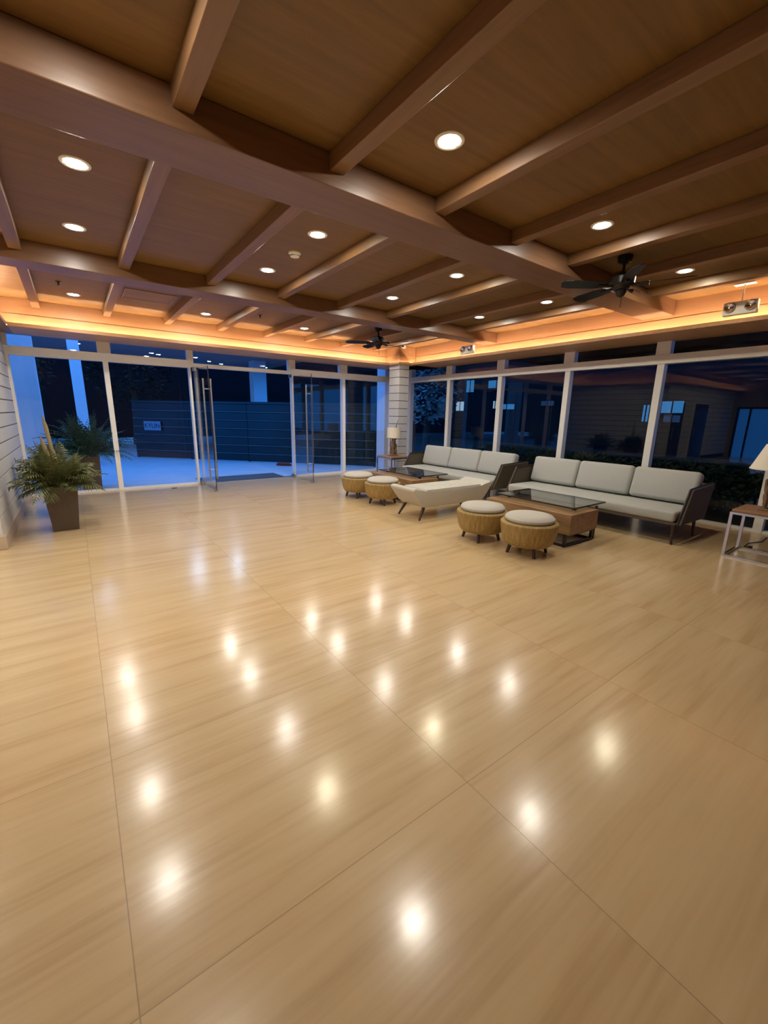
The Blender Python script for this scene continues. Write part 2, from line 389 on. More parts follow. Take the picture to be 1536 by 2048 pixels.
# unseen partition added behind the camera's shoulder, its cove warms the near-left ceiling
b = B(); b.box(-8.90, -8.75, Y_R, -7.3, 0, CZ); b.build('wall_left_added', 'rear', kind='structure')
tD = B(); tD.box(-8.75, -8.57, Y_R, -7.25, SZ-0.012, SZ+0.004); tD.box(-8.582, -8.57, Y_R, -7.25, SZ-0.012, LT)
t5 = tD.build('added_cove_trim', 'fasciaB', kind='structure')
f = B(); f.box(-8.75, -8.72, Y_R, -7.25, SZ, 2.859); f.box(-8.75, -8.72, Y_R, -7.25, 2.872, CZ); f.build('fascia_board', 'fasciaB', t5)  # fascia of the added unseen cove
led([(-8.62, -8.612, Y_R+0.05, -7.3)], t5)  # LED strip of the added unseen cove

# ---- beams and joists
for y0, y1 in ((-6.70, -6.30), (-3.66, -3.33)):
    B().box(X_L, GB, y0, y1, 2.895, CZ, 0.006).build('ceiling_beam', 'beam', kind='structure')
JB = 2.98
for k in range(-7, 8):
    x = -7.76 + 0.895*k
    for y0, y1 in ((-3.33, GA), (-6.30, -3.66), (Y_R, -6.70)):
        if x < GC-0.1 and y1 == GA: continue
        if x < GC-0.1 and y0 == -6.30: y1 = -3.66
        B().box(x-0.05, x+0.05, y0, y1, JB, CZ, 0.004).build('ceiling_joist', 'joist', kind='structure')

# ------------------------------------------------------------------ glazing
TB, TT = 2.335, 2.475     # transom bar bottom / top
wn = [0]
def bay_A(x0, x1, lower=True, wide=(0.10, 0.10)):
    """one bay of the entrance glass wall (plane y=0) between mullion centres"""
    wn[0] += 1
    r = struct_empty('window_%d' % wn[0], ((x0+x1)/2, 0, 0)); h = (x1-x0)/2
    f = B()
    f.box(-h, -h+0.04, -0.06, 0.06, 0 if lower else TT, TT); f.box(h-0.04, h, -0.06, 0.06, 0 if lower else TT, TT)
    f.box(-h, h, -0.075, 0.06, TB if lower else TB+0.02, TT if lower else TT-0.05)
    f.box(-h, -h+wide[0], -0.06, 0.06, TT-0.05, SZ); f.box(h-wide[1], h, -0.06, 0.06, TT-0.05, SZ)
    if lower: f.box(-h, h, -0.05, 0.05, 0, 0.035)
    f.build('window_frame', 'frame', r)
    if lower: B().box(-h+0.04, h-0.04, -0.006, 0.006, 0.035, TB).build('glass_pane', 'glass', r)
    B().box(-h+wide[0], h-wide[1], -0.006, 0.006, TT, SZ).build('transom_pane', 'glass', r)
    return r
bay_A(-8.27, -6.92, wide=(0.05, 0.10)); bay_A(-6.92, -5.50, wide=(0.10, 0.05))
rd = bay_A(-5.50, -3.36, lower=False, wide=(0.06, 0.06))
B().box(-1.07, 1.07, -0.05, 0.05, -0.01, 0.012).build('threshold', 'steel', rd)
bay_A(-3.36, -1.97, wide=(0.10, 0.11)); bay_A(-1.97, -0.30, wide=(0.10, 0.06))
B().box(-0.30, -0.05, -0.09, 0.09, 0, SZ).build('trim_5', 'frame', kind='structure', label='white jamb closing the entrance glass behind the pillar')
def bay_B(y0, y1):
    wn[0] += 1
    r = struct_empty('window_%d' % wn[0], (0, (y0+y1)/2, 0)); h = (y1-y0)/2
    f = B()
    f.box(-0.06, 0.06, -h, -h+0.05, 0, TT); f.box(-0.06, 0.06, h-0.05, h, 0, TT)
    f.box(-0.075, 0.06, -h, h, TB, TT-0.005)
    f.box(-0.06, 0.06, -h, -h+0.10, TT-0.01, SZ); f.box(-0.06, 0.06, h-0.10, h, TT-0.01, SZ)
    f.box(-0.05, 0.05, -h, h, 0, 0.03)
    f.build('window_frame', 'frame', r)
    B().box(-0.006, 0.006, -h+0.05, h-0.05, 0.03, TB).build('glass_pane', 'glass', r)
    B().box(-0.006, 0.006, -h+0.10, h-0.10, TT, SZ).build('transom_pane', 'glass', r)
ys = [-0.30, -1.78, -3.32, -4.86, -6.40, -7.94, -9.48, -11.02, -12.56]
for a, c in zip(ys, ys[1:]): bay_B(c, a)
B().box(-0.05, 0.06, -0.30, 0.09, 0, SZ).build('trim_6', 'frame', kind='structure')

# glass doors standing open into the lobby
def glass_door(n, hinge, sgn, label):
    r = struct_empty('door_%d' % n, hinge)
    W_ = 1.12
    B().box(-0.006, 0.006, -W_-0.03, -0.03, 0.03, 2.29).build('glass_leaf', 'glass', r)
    e = B(); e.box(-0.007, 0.007, -W_-0.034, -W_-0.03, 0.03, 2.29); e.build('glass_edge', 'darksteel', r)
    for z in (0.0, 2.27):
        B().box(-0.018, 0.018, -0.22, -0.02, z+0.005, z+0.075, 0.003).build('patch_fitting', 'steel', r)
    B().box(-0.018, 0.018, -W_-0.03, -W_+0.09, 0.005, 0.07, 0.003).build('door_lock', 'steel', r)
    yb = -W_+0.10
    for s in (-1, 1):
        h = B(); h.tube([(s*0.065, yb, 0.24), (s*0.065, yb, 2.08)], 0.016, 12)
        for z in (0.42, 1.9): h.tube([(0, yb, z), (s*0.065, yb, z)], 0.009, 8)
        h.build('pull_handle', 'steel', r, smooth=True)
    r['label'] = label
    return r
glass_door(1, (-5.46, -0.03, 0), 1, 'frameless glass door leaf swung open into the lobby beside the second mullion')
glass_door(2, (-3.42, -0.03, 0), -1, 'frameless glass door leaf swung open into the lobby nearer the seating')

# ------------------------------------------------------------------ sofas
def make_sofa():
    r = thing('sofa', '', 'sofa', (0, 0, 0), 0, 'three-seat rope sofas along the window')
    L = 1.265
    arm = [(-0.33, 0.25), (-0.10, 0.665), (0.64, 0.685), (0.47, 0.24)]
    f = B()
    f.box(-0.34, 0.48, -L+0.02, L-0.02, 0.235, 0.275, 0.006)
    f.prism([(0.43, 0.26), (0.62, 0.675), (0.655, 0.675), (0.465, 0.25)], 'y', -L, L)
    f.build('frame', 'weave', r)
    for s in (-1, 1):
        a = B(); y0, y1 = (s*L-0.035 if s < 0 else s*L-0.005), (s*L+0.005 if s < 0 else s*L+0.035)
        a.prism(arm, 'y', min(y0, y1), max(y0, y1), 0.006)
        ao = a.build('armrest', 'weave', r)
        e = B(); e.tube([(-0.335, s*L, 0.25), (-0.105, s*L, 0.665), (0.645, s*L, 0.69)], 0.016, 8); e.build('armrest_edge', 'darksteel', ao, smooth=True)
    c = B()
    c.box(-0.36, 0.40, -L+0.035, L-0.035, 0.275, 0.405, 0.035, 4)
    for v in c.bm.verts:
        if v.co.z > 0.36: v.co.z += 0.025*(1-(v.co.y/L)**4)*(1-((v.co.x)/0.42)**2)
    c.build('seat_cushion', 'sofafab', r, smooth=True)
    w = (2*L-0.07)/3
    for i in range(3):
        q = B(); y0 = -L+0.035+i*w
        q.box(-0.085, 0.085, -w/2+0.006, w/2-0.006, -0.215, 0.215, 0.05, 4)
        for v in q.bm.verts:
            k = (1-(v.co.y/(w/2))**2)*(1-(v.co.z/0.215)**2); v.co.x += (0.03*k if v.co.x > 0 else -0.045*k)
        bmesh.ops.transform(q.bm, matrix=Matrix.Translation((0.345, y0+w/2, 0.625)) @ Matrix.Rotation(0.26, 4, 'Y'), verts=q.bm.verts)
        q.build('back_cushion', 'sofafab', r, smooth=True)
    for x, z in ((-0.34, 0), (0.36, 0)):
        for s in (-1, 1):
            B().tube([(x+(0.0 if x < 0 else -0.01), s*(L-0.04), 0.245), (x, s*(L-0.03), 0)], [0.021, 0.014], 8).build('leg', 'darkwood', r, smooth=True)
    return r
sofa = make_sofa()
sofa.location = (-1.40, -6.265, 0); sofa['label'] = 'light grey three-seat sofa with woven dark arms nearer the camera, beside the lamp table'
dup(sofa, (-1.40, -3.41, 0), 0, 'light grey three-seat sofa with woven dark arms near the corner pillar', 'three-seat rope sofas along the window')

# ------------------------------------------------------------------ coffee tables
def make_table():
    r = thing('coffee_table', '', 'coffee table', (0, 0, 0), 0, 'wood and glass coffee tables')
    hy = 0.63
    t = B(); t.box(-0.31, 0.31, -hy, hy, 0.15, 0.395, 0.006); t.build('wood_block', 'tablewood', r)
    f = B()
    for s in (-1, 1):
        y = s*(hy-0.05)
        for z in (0.014, 0.138): f.box(-0.33, 0.31, y-0.016, y+0.016, z-0.014, z+0.014)
        for x in (-0.314, 0.294): f.box(x-0.016, x+0.016, y-0.016, y+0.016, 0, 0.15)
    for x in (-0.314, 0.294): f.box(x-0.014, x+0.014, -hy+0.05, hy-0.05, 0.0, 0.026)
    f.build('base_frame', 'darksteel', r)
    g = B(); g.box(-0.11, 0.62, -hy+0.09, hy-0.02, 0.432, 0.444, 0.003)
    go = g.build('glass_top', 'tableglass', r)
    e = B()
    for y0, y1 in ((-hy+0.08, -hy+0.09), (hy-0.02, hy-0.01)): e.box(-0.12, 0.63, y0, y1, 0.428, 0.445)
    e.box(-0.12, -0.11, -hy+0.08, hy-0.01, 0.428, 0.445); e.box(0.62, 0.63, -hy+0.08, hy-0.01, 0.428, 0.445)
    for y in (-hy+0.05, hy-0.05): e.box(0.335, 0.359, y-0.012, y+0.012, 0, 0.428)
    for y in (-hy+0.15, hy-0.15): e.box(-0.02, 0.02, y-0.02, y+0.02, 0.39, 0.43)
    e.build('glass_frame', 'darksteel', r)
    return r
ct = make_table()
ct.location = (-2.66, -6.24, 0); ct['label'] = 'low timber block coffee table with smoked glass top, behind the two front stools'
dup(ct, (-2.62, -3.30, 0), 0, 'low timber block coffee table with smoked glass top, beyond the white bench', 'wood and glass coffee tables')

# ------------------------------------------------------------------ ottomans
def make_ottoman():
    r = thing('ottoman', '', 'stool', (0, 0, 0), 0, 'round rattan stools with cushions')
    n = 72
    prof = [(0.20, 0.105), (0.245, 0.115), (0.272, 0.15), (0.292, 0.21), (0.305, 0.28), (0.312, 0.34), (0.312, 0.36), (0.300, 0.372), (0.27, 0.375)]
    b = B(); b.lathe(prof, n, wob=lambda k, j: (0.0035*((k % 2)*2-1) + 0.003*math.sin(k*2.4)) if 1 <= j <= 6 else 0)
    b.build('rattan_body', 'rattan', r)
    c = B(); c.lathe([(0.18, 0.37), (0.25, 0.375), (0.268, 0.395), (0.268, 0.415), (0.245, 0.44), (0.18, 0.455), (0.09, 0.462), (0.01, 0.464)], 40)
    c.build('cushion', 'ottfab', r, smooth=True)
    for k in range(4):
        a = PI/4 + k*PI/2
        B().tube([(0.19*math.cos(a), 0.19*math.sin(a), 0.125), (0.225*math.cos(a), 0.225*math.sin(a), 0)], [0.024, 0.016], 10).build('leg', 'darkwood', r, smooth=True)
    return r
ot = make_ottoman()
ot.location = (-3.52, -6.69, 0); ot.rotation_euler = (0, 0, 0.18); ot['label'] = 'round rattan stool with grey cushion, nearest of the four, in front of the coffee table'
G = 'round rattan stools with cushions'
dup(ot, (-3.54, -6.03, 0), -0.2, 'round rattan stool with grey cushion, between the nearest stool and the white bench', G)
dup(ot, (-3.35, -3.66, 0), 0.3, 'round rattan stool with cushion, just behind the left end of the bench', G)
dup(ot, (-3.38, -2.93, 0), 0.1, 'round rattan stool with cushion, farthest of the four and nearest the glass doors', G)

# ------------------------------------------------------------------ bench
r = thing('bench', 'cream tufted bench with upturned ends on splayed dark legs', 'bench', (-2.93, -4.70, 0), -0.02)
prof = [(-0.60, 0.185), (0.60, 0.185), (0.67, 0.24), (0.83, 0.445), (0.815, 0.48), (0.76, 0.485), (0.66, 0.43), (0.57, 0.405), (0.0, 0.40),
        (-0.57, 0.405), (-0.66, 0.43), (-0.76, 0.485), (-0.815, 0.48), (-0.83, 0.445), (-0.67, 0.24)]
b = B(); b.prism(prof, 'y', -0.285, 0.285, 0.018, 3); bo = b.build('bench_body', 'benchfab', r, smooth=True)
b = B(); b.box(-0.57, 0.57, -0.27, 0.27, 0.392, 0.425, 0.014, 3)
bmesh.ops.subdivide_edges(b.bm, edges=[e for e in b.bm.edges if e.calc_length() > 0.3], cuts=23, use_grid_fill=True)
tufts = [(-0.45+0.225*i, -0.135+0.135*j) for i in range(5) for j in range(3)]
for v in b.bm.verts:
    if v.co.z > 0.42:
        d = min(math.hypot(v.co.x-tx, v.co.y-ty) for tx, ty in tufts)
        v.co.z += 0.020 - 0.044*math.exp(-(d/0.04)**2)
b.build('tufted_seat', 'benchfab', r, smooth=True)
for sx in (-1, 1):
    for sy in (-1, 1):
        B().tube([(sx*0.56, sy*0.21, 0.20), (sx*0.68, sy*0.25, 0)], [0.027, 0.014], 10).build('leg', 'darkwood', r, smooth=True)

# ------------------------------------------------------------------ side tables and lamps
def make_side():
    r = thing('side_table', '', 'side table', (0, 0, 0), 0, 'square lamp tables')
    B().box(-0.265, 0.265, -0.285, 0.285, 0.515, 0.545, 0.004).build('tabletop', 'sidewood', r)
    f = B()
    for sx in (-1, 1):
        for sy in (-1, 1): f.box(sx*0.262-0.014, sx*0.262+0.014, sy*0.282-0.014, sy*0.282+0.014, 0, 0.515)
    for z in (0.012, 0.503):
        for s in (-1, 1):
            f.box(-0.25, 0.25, s*0.282-0.012, s*0.282+0.012, z-0.012, z+0.012); f.box(s*0.262-0.012, s*0.262+0.012, -0.27, 0.27, z-0.012, z+0.012)
    f.build('steel_frame', 'steel', r)
    return r
st = make_side(); st.location = (-1.445, -8.295, 0); st['label'] = 'wood-topped steel frame side table at the right picture edge, past the near sofa'
dup(st, (-1.46, -1.47, 0), 0, 'wood-topped steel frame side table in front of the corner pillar', 'square lamp tables')
def make_lamp(seed, shade, label, loc, twig=False):
    random.seed(seed)
    r = thing('table_lamp', label, 'lamp', loc, 0, 'driftwood table lamps')
    b = B()
    b.box(-0.11, 0.11, -0.08, 0.08, 0.0, 0.02, 0.004)
    for k in range(13):
        a = random.uniform(0, 2*PI); rr = random.uniform(0.02, 0.075); z = random.uniform(0.02, 0.12)
        pts = []
        for i in range(5):
            aa = a + i*random.uniform(-0.35, 0.35); pts.append((rr*math.cos(aa)*(1+0.25*random.uniform(-1, 1)), rr*0.8*math.sin(aa)*(1+0.25*random.uniform(-1, 1)), z*0.3+0.015+i*0.095))
        b.tube(pts, [0.020, 0.018, 0.017, 0.015, 0.010], 7)
    for k in range(7):
        a = random.uniform(0, 2*PI); z = random.uniform(0.08, 0.36)
        b.tube([(0.08*math.cos(a), 0.07*math.sin(a), z), (0.08*math.cos(a+2.4), 0.07*math.sin(a+2.4), z+random.uniform(-0.04, 0.07))], 0.013, 6)
    b.build('driftwood_base', 'drift', r, smooth=True)
    s = B(); r0, r1, z0, z1 = shade
    s.lathe([(r0, z0), (r1, z1), (r1-0.006, z1), (r0-0.006, z0+0.002), (r0, z0)], 40, cap=False)
    so = s.build('lamp_shade', 'shade', r, smooth=True)
    for rr, z in ((r0, z0+0.006), (r1, z1-0.006)):
        t = B(); t.lathe([(rr+0.002, z-0.006), (rr+0.002, z+0.006), (rr-0.002, z+0.006), (rr-0.002, z-0.006), (rr+0.002, z-0.006)], 40, cap=False)
        t.build('shade_trim', 'shade', so)
    n = B(); n.tube([(0, 0, 0.36), (0, 0, z1-0.01)], 0.008, 8); n.tube([(-r1+0.004, 0, z1-0.02), (r1-0.004, 0, z1-0.02)], 0.004, 6); n.lathe([(0.012, 0), (0.016, 0.015), (0.004, 0.035)], 12, (0, 0, z1-0.01)); n.build('lamp_neck', 'steel', r, smooth=True)
    if twig:
        B().tube([(0.03, 0.0, 0.42), (0.06, -0.01, z1+0.02), (0.075, -0.015, z1+0.09), (0.12, -0.02, z1+0.20)], [0.012, 0.011, 0.008, 0.003], 7).build('driftwood_twig', 'drift', r, smooth=True)
    return r
make_lamp(3, (0.24, 0.14, 0.445, 0.715), 'table lamp with tapered cream shade and driftwood base at the right picture edge', (-1.42, -8.26, 0.545))
make_lamp(11, (0.165, 0.155, 0.42, 0.665), 'table lamp with drum shade and driftwood base before the corner pillar', (-1.44, -1.45, 0.545), True)
# flex and plug lying by the right side table
r = B(); r.tube([(-1.13, -8.12, 0.012), (-1.05, -8.05, 0.008), (-0.85, -8.04, 0.008), (-0.6, -8.12, 0.008), (-0.3, -8.1, 0.008)], 0.006, 6); r.box(-1.15, -1.11, -8.14, -8.10, 0.0, 0.045, 0.006)
tag(r.build('lamp_cord', 'black'), 'black lamp cord and plug on the floor under the right side table', 'cord')

# ------------------------------------------------------------------ planters
def frond(bm, base, az, el, length, droop, nl=16, leaf=0.15, wid=0.022):
    p = Vector(base); d = Vector((math.cos(az)*math.cos(el), math.sin(az)*math.cos(el), math.sin(el)))
    side = Vector((-math.sin(az), math.cos(az), 0)); step = length/nl
    prevp = p.copy()
    for i in range(nl):
        d = (d + Vector((0, 0, -droop*(0.4+i/nl)))).normalized()
        q = p + d*step; n = side.cross(d).normalized()
        w = 0.004
        bm.quad(p-side*w, p+side*w, q+side*w*0.8, q-side*w*0.8); bm.quad(p-n*w, p+n*w, q+n*w*0.8, q-n*w*0.8)
        if i >= 3:
            ll = leaf*math.sin(PI*min(1, (i-1)/nl+0.15))*random.uniform(0.8, 1.15)
            for s in (-1, 1):
                ld = (side*s*0.8 + d*0.65 + n*random.uniform(0.0, 0.35)).normalized()
                tip = q + ld*ll + Vector((0, 0, -ll*0.22)); midp = q + ld*ll*0.5 + Vector((0, 0, 0.004)); wv = d*wid*0.5
                a = bm.bm.verts.new(q-wv*0.5); b_ = bm.bm.verts.new(midp+wv); c = bm.bm.verts.new(tip); e = bm.bm.verts.new(midp-wv)
                bm.bm.faces.new((a, e, c, b_))
        p = q
def planter(loc, rot, label, h=0.56, top=0.175, bot=0.13, nf=34, stalk=True, leafmat='leaf', seed=1, spread=(0.25, 1.35), fl=(0.45, 0.75)):
    random.seed(seed)
    r = thing('potted_palm', label, 'potted plant', loc, rot)
    t = bmesh.new()
    rings = []
    for (w, z) in ((bot, 0), (top, h), (top-0.025, h), (top-0.03, h-0.06)):
        rings.append([t.verts.new((sx*w, sy*w, z)) for sx, sy in ((-1, -1), (1, -1), (1, 1), (-1, 1))])
    t.faces.new(rings[0][::-1])
    for a, b_ in zip(rings, rings[1:]):
        for k in range(4): t.faces.new((a[k], a[(k+1) % 4], b_[(k+1) % 4], b_[k]))
    t.faces.new(rings[-1])
    p = B(); p.add(t); p.build('pot', 'pot', r)
    B().box(-top+0.03, top-0.03, -top+0.03, top-0.03, h-0.059, h-0.03, 0.01).build('soil', 'soil', r)
    f = B()
    for k in range(nf):
        az = random.uniform(0, 2*PI); el = random.uniform(*spread)
        frond(f, (0.05*math.cos(az), 0.05*math.sin(az), h-0.04), az, el, random.uniform(*fl), random.uniform(0.05, 0.13))
    lim = -8.236 - loc[0] if loc[1] < 0 else 9
    if lim < 5:
        for v in f.bm.verts:
            if v.co.x < lim: v.co.x = lim + 0.012*random.random()
    f.build('fronds', leafmat, r, kind='stuff')
    if stalk:
        s = B()
        for dx, dy, hh in ((0.0, 0.02, 0.86), (-0.05, -0.01, 0.62), (0.03, 0.04, 0.50)):
            s.tube([(dx*0.3, dy*0.3, h-0.03), (dx*0.7-0.02, dy, h+hh*0.5), (dx-0.045, dy, h+hh*0.85), (dx-0.06, dy, h+hh)], [0.016, 0.02, 0.022, 0.004], 8)
        s.build('dry_stalk', 'stalk', r, smooth=True)
    return r
planter((-7.745, -2.79, 0), 0.03, 'bushy green palm in a tapered dark brown planter, nearest the camera by the left wall', seed=4, nf=95, fl=(0.34, 0.58), spread=(0.35, 1.5))
planter((-7.80, -1.72, 0), 0.0, 'palm in a dark brown planter, behind the front palm by the left wall', seed=9, nf=70, stalk=False, fl=(0.38, 0.6), spread=(0.35, 1.5))
planter((-7.36, 0.42, 0), 0.0, 'dark leafy shrub in a tall planter outside the leftmost pane', h=0.62, top=0.17, bot=0.15, seed=14, nf=150, stalk=False, leafmat='leafteal', spread=(0.45, 1.5), fl=(0.55, 0.98))

# ------------------------------------------------------------------ ceiling fittings
def make_down(lens='lens'):
    r = thing('downlight', '', 'ceiling light', (0, 0, CZ), 0, 'recessed downlights')
    b = B(); b.lathe([(0.060, -0.002), (0.075, -0.006), (0.088, -0.004), (0.090, 0.0), (0.060, 0.0)], 28, cap=False); b.build('trim_ring', 'plastic', r, smooth=True)
    B().lathe([(0.060, -0.004), (0.02, -0.006), (0.002, -0.0065)], 28).build('lens', lens, r)
    return r
base = {}
cols = [(-7.29, 'leftmost'), (-5.51, 'second from left'), (-3.72, 'third from left'), (-1.93, 'rightmost')]
rows = [(-1.53, 'the row nearest the entrance glass'), (-2.70, 'the row just beyond the far beam'), (-4.32, 'the row before the far beam'),
        (-5.55, 'the row just beyond the near beam'), (-7.23, 'the row on the camera side of the near beam')]
first = {}
for x, cn in cols:
    for y, rn in rows:
        kind = 'lensw' if (round(x, 2), y) in ((-5.51, -5.55), (-3.72, -5.55), (-1.93, -7.23)) else 'lens'
        lab = 'recessed downlight, %s of %s' % (cn, rn)
        if kind not in first:
            o = make_down(kind); first[kind] = o; o.location = (x, y, CZ); o['label'] = lab
        else: dup(first[kind], (x, y, CZ), 0, lab, 'recessed downlights')
for x in (-9.08, -10.86, -12.65):  # unseen lights, grid continued left to help light the lobby
    for y in (-4.6, -5.9, -7.4, -9.6, -11.2):
        dup(first['lens'], (x, y, CZ), 0, 'added unseen downlight in the left part of the lobby beyond the picture', 'added downlights beyond the left edge')

def make_fan(loc, rot, label, drop=0.21):
    r = thing('ceiling_fan', label, 'ceiling fan', loc, rot, 'dark ceiling fans')
    B().lathe([(0.03, -0.075), (0.06, -0.06), (0.07, -0.01), (0.07, 0.0)], 24).build('canopy_cup', 'fanmetal', r, smooth=True)
    B().tube([(0, 0, -0.07), (0, 0, -drop+0.05)], 0.014, 10).build('downrod', 'fanmetal', r, smooth=True)
    B().lathe([(0.03, -drop-0.115), (0.075, -drop-0.10), (0.085, -drop-0.07), (0.115, -drop-0.05), (0.12, -drop+0.01), (0.085, -drop+0.045), (0.03, -drop+0.06)], 28).build('motor', 'fanmetal', r, smooth=True)
    B().lathe([(0.004, -drop-0.17), (0.035, -drop-0.155), (0.055, -drop-0.115), (0.05, -drop-0.10)], 20).build('switch_cap', 'fanmetal', r, smooth=True)
    B().tube([(0.03, 0, -drop-0.15), (0.03, 0, -drop-0.26)], 0.003, 6).build('pull_chain', 'fanmetal', r)
    for k in range(5):
        a = k*2*PI/5
        t = bmesh.new()
        pts = [(0.17, -0.045), (0.30, -0.062), (0.52, -0.07), (0.60, -0.055), (0.62, 0), (0.60, 0.055), (0.52, 0.07), (0.30, 0.062), (0.17, 0.045)]
        va = [t.verts.new((x, y, 0.004)) for x, y in pts]; vb = [t.verts.new((x, y, -0.004)) for x, y in pts]
        t.faces.new(va); t.faces.new(vb[::-1])
        for i in range(len(pts)): t.faces.new((va[i], vb[i], vb[(i+1) % len(pts)], va[(i+1) % len(pts)]))
        bb = B(); bb.add(t, Matrix.Rotation(a, 4, 'Z') @ Matrix.Translation((0, 0, -drop-0.06)) @ Matrix.Rotation(0.24, 4, 'X'))
        bo = bb.build('blade', 'fanmetal', r)
        i_ = B(); d = Vector((math.cos(a), math.sin(a), 0)); i_.tube([d*0.09+Vector((0, 0, -drop-0.065)), d*0.24+Vector((0, 0, -drop-0.066))], [0.014, 0.02], 8); i_.build('blade_arm', 'fanmetal', bo)
    return r
make_fan((-2.68, -2.52, CZ), 0.17, 'dark five-blade ceiling fan nearer the pillar, beyond the far beam')
make_fan((-2.86, -7.03, CZ), 0.03, 'dark five-blade ceiling fan at upper right, before the near beam')

def emergency(loc, label, stem):
    r = thing('emergency_light', label, 'emergency light', loc, 0, 'twin-lamp emergency lights')
    B().box(-0.035, 0.035, -0.165, 0.165, -0.075, 0.075, 0.008).build('housing', 'plastic', r)
    for s in (-1, 1):
        h = B(); h.lathe([(0.05, 0.0), (0.055, 0.02), (0.045, 0.028), (0.02, 0.012), (0.002, 0.010)], 24)
        bmesh.ops.transform(h.bm, matrix=Matrix.Translation((-0.033, s*0.10, 0.012)) @ Matrix.Rotation(-PI/2, 4, 'Y'), verts=h.bm.verts)
        ho = h.build('lamp_head', 'reflector', r, smooth=True)
        q = B(); q.lathe([(0.058, 0.0), (0.058, 0.022), (0.052, 0.022), (0.052, 0.0)], 24)
        bmesh.ops.transform(q.bm, matrix=Matrix.Translation((-0.033, s*0.10, 0.012)) @ Matrix.Rotation(-PI/2, 4, 'Y'), verts=q.bm.verts)
        q.build('lamp_bezel', plain('grey_bezel', (0.25, 0.25, 0.25), 0.4), ho)
    if stem:
        k = B(); k.box(-0.05, 0.05, -0.10, 0.10, CZ-loc[2]-0.008, CZ-loc[2]); k.tube([(0, 0.0, 0.07), (0, 0.0, CZ-loc[2])], 0.008, 8); k.build('hanging_bracket', 'plastic', r)
    else:
        k = B(); k.box(0.03, 0.09, -0.05, 0.05, -0.03, 0.03); k.build('wall_bracket', 'plastic', r)
    return r
emergency((-0.90, -7.50, 2.815), 'white twin-lamp emergency light hanging from the ceiling at the right edge', True)
emergency((-0.885, -3.12, 2.805), 'white twin-lamp emergency light on the cove below the far beam end', False)

r = thing('smoke_detector', 'small round white smoke detector on the ceiling between two downlights', 'smoke detector', (-5.49, -5.01, CZ))
B().lathe([(0.03, -0.045), (0.045, -0.04), (0.05, -0.02), (0.062, -0.012), (0.062, 0)], 28).build('detector_body', 'plastic', r, smooth=True)
B().lathe([(0.047, -0.036), (0.0475, -0.028)], 28, cap=False).build('sensor_slot', 'black', r)
for x, y, lab in ((-7.45, -2.17, 'small dark sprinkler head on the lit ceiling above the left wall'), (-4.78, -2.06, 'small dark sprinkler head on the lit ceiling above the glass doors')):
    r = thing('sprinkler_head', lab, 'sprinkler', (x, y, CZ), 0, 'ceiling sprinklers')
    b = B(); b.lathe([(0.035, 0), (0.03, -0.006), (0.012, -0.01), (0.010, -0.04), (0.004, -0.045)], 16); b.build('sprinkler_body', 'darksteel', r, smooth=True)
    B().lathe([(0.002, -0.05), (0.028, -0.052), (0.028, -0.055), (0.002, -0.055)], 12).build('deflector', 'darksteel', r)
r = thing('security_camera', 'small white security camera on the ceiling above the corner pillar', 'camera', (-1.14, -1.37, CZ), 0.6)
B().lathe([(0.045, 0), (0.045, -0.015), (0.03, -0.02)], 20).build('mount', 'plastic', r, smooth=True)
b = B(); b.box(-0.09, 0.05, -0.032, 0.032, -0.085, -0.025, 0.01); b.build('camera_housing', 'plastic', r)
b = B(); b.tube([(-0.085, 0, -0.056), (-0.096, 0, -0.056)], 0.02, 16); b.build('lens', 'black', r)
r = thing('access_panel', 'flush rectangular access panel in the lit ceiling near the entrance', 'ceiling hatch', (-6.42, -2.14, CZ))
b = B(); b.box(-0.30, 0.30, -0.27, 0.27, -0.006, 0.0, 0.002); b.build('panel', 'ceil', r)
b = B()
for a in ((-0.32, -0.302, -0.29, 0.29), (0.302, 0.32, -0.29, 0.29), (-0.302, 0.302, -0.29, -0.272), (-0.302, 0.302, 0.272, 0.29)): b.box(*a, -0.009, 0)
b.build('panel_frame', 'fasciaA', r)
r = thing('floor_spring_plate', 'small round metal plate set in the floor left of the glass doors', 'floor plate', (-6.05, -0.33, 0))
B().lathe([(0.055, 0.0), (0.055, 0.004), (0.05, 0.006)], 24).build('plate', 'darksteel', r)

# ------------------------------------------------------------------ outside the entrance
b = B(); b.box(-22, 0.12, 0.1, 24, -0.22, -0.005); b.build('ground', 'paving', kind='structure')
b = B(); b.box(0.12, 30, -25, 24, -0.3, -0.06); b.build('ground_garden', 'soilground', kind='structure')
b = B(); b.box(-16, 0.4, 6.3, 13.0, 3.55, 3.8); b.build('canopy_roof', 'canopy', kind='structure')
b = B(); b.box(-16, 0.4, 0.02, 0.08, SZ-0.01, 4.2); b.build('wall_entrance_lintel', 'canopy', kind='structure')
b = B(); b.box(0.07, 12.0, -24, 3.0, 3.9, 4.1); b.box(0.07, 0.12, -14, 0.4, SZ-0.01, 3.9); b.build('added_sky_blocker', 'facade', kind='structure')  # unseen slab added to keep sky light off the garden
CL = [(-7.11, 8.0), (-7.25, 8.95), (-4.9, 8.8), (-4.63, 9.08), (-3.34, 9.0), (-1.93, 10.6), (-0.69, 9.1), (0.1, 10.6), ]
firstc = None
for k, (x, y) in enumerate(CL):
    if firstc is None:
        firstc = thing('canopy_light', 'small cool white recessed light under the entrance canopy', 'ceiling light', (x, y, 3.55), 0, 'canopy lights outside')
        B().lathe([(0.07, -0.004), (0.09, -0.008), (0.10, 0.0), (0.07, 0.0)], 20, cap=False).build('trim_ring', 'plastic', firstc)
        B().lathe([(0.07, -0.004), (0.002, -0.005)], 20).build('lens', 'canlens', firstc)
    else: dup(firstc, (x, y, 3.55), 0, 'small cool white recessed light under the entrance canopy', 'canopy lights outside')
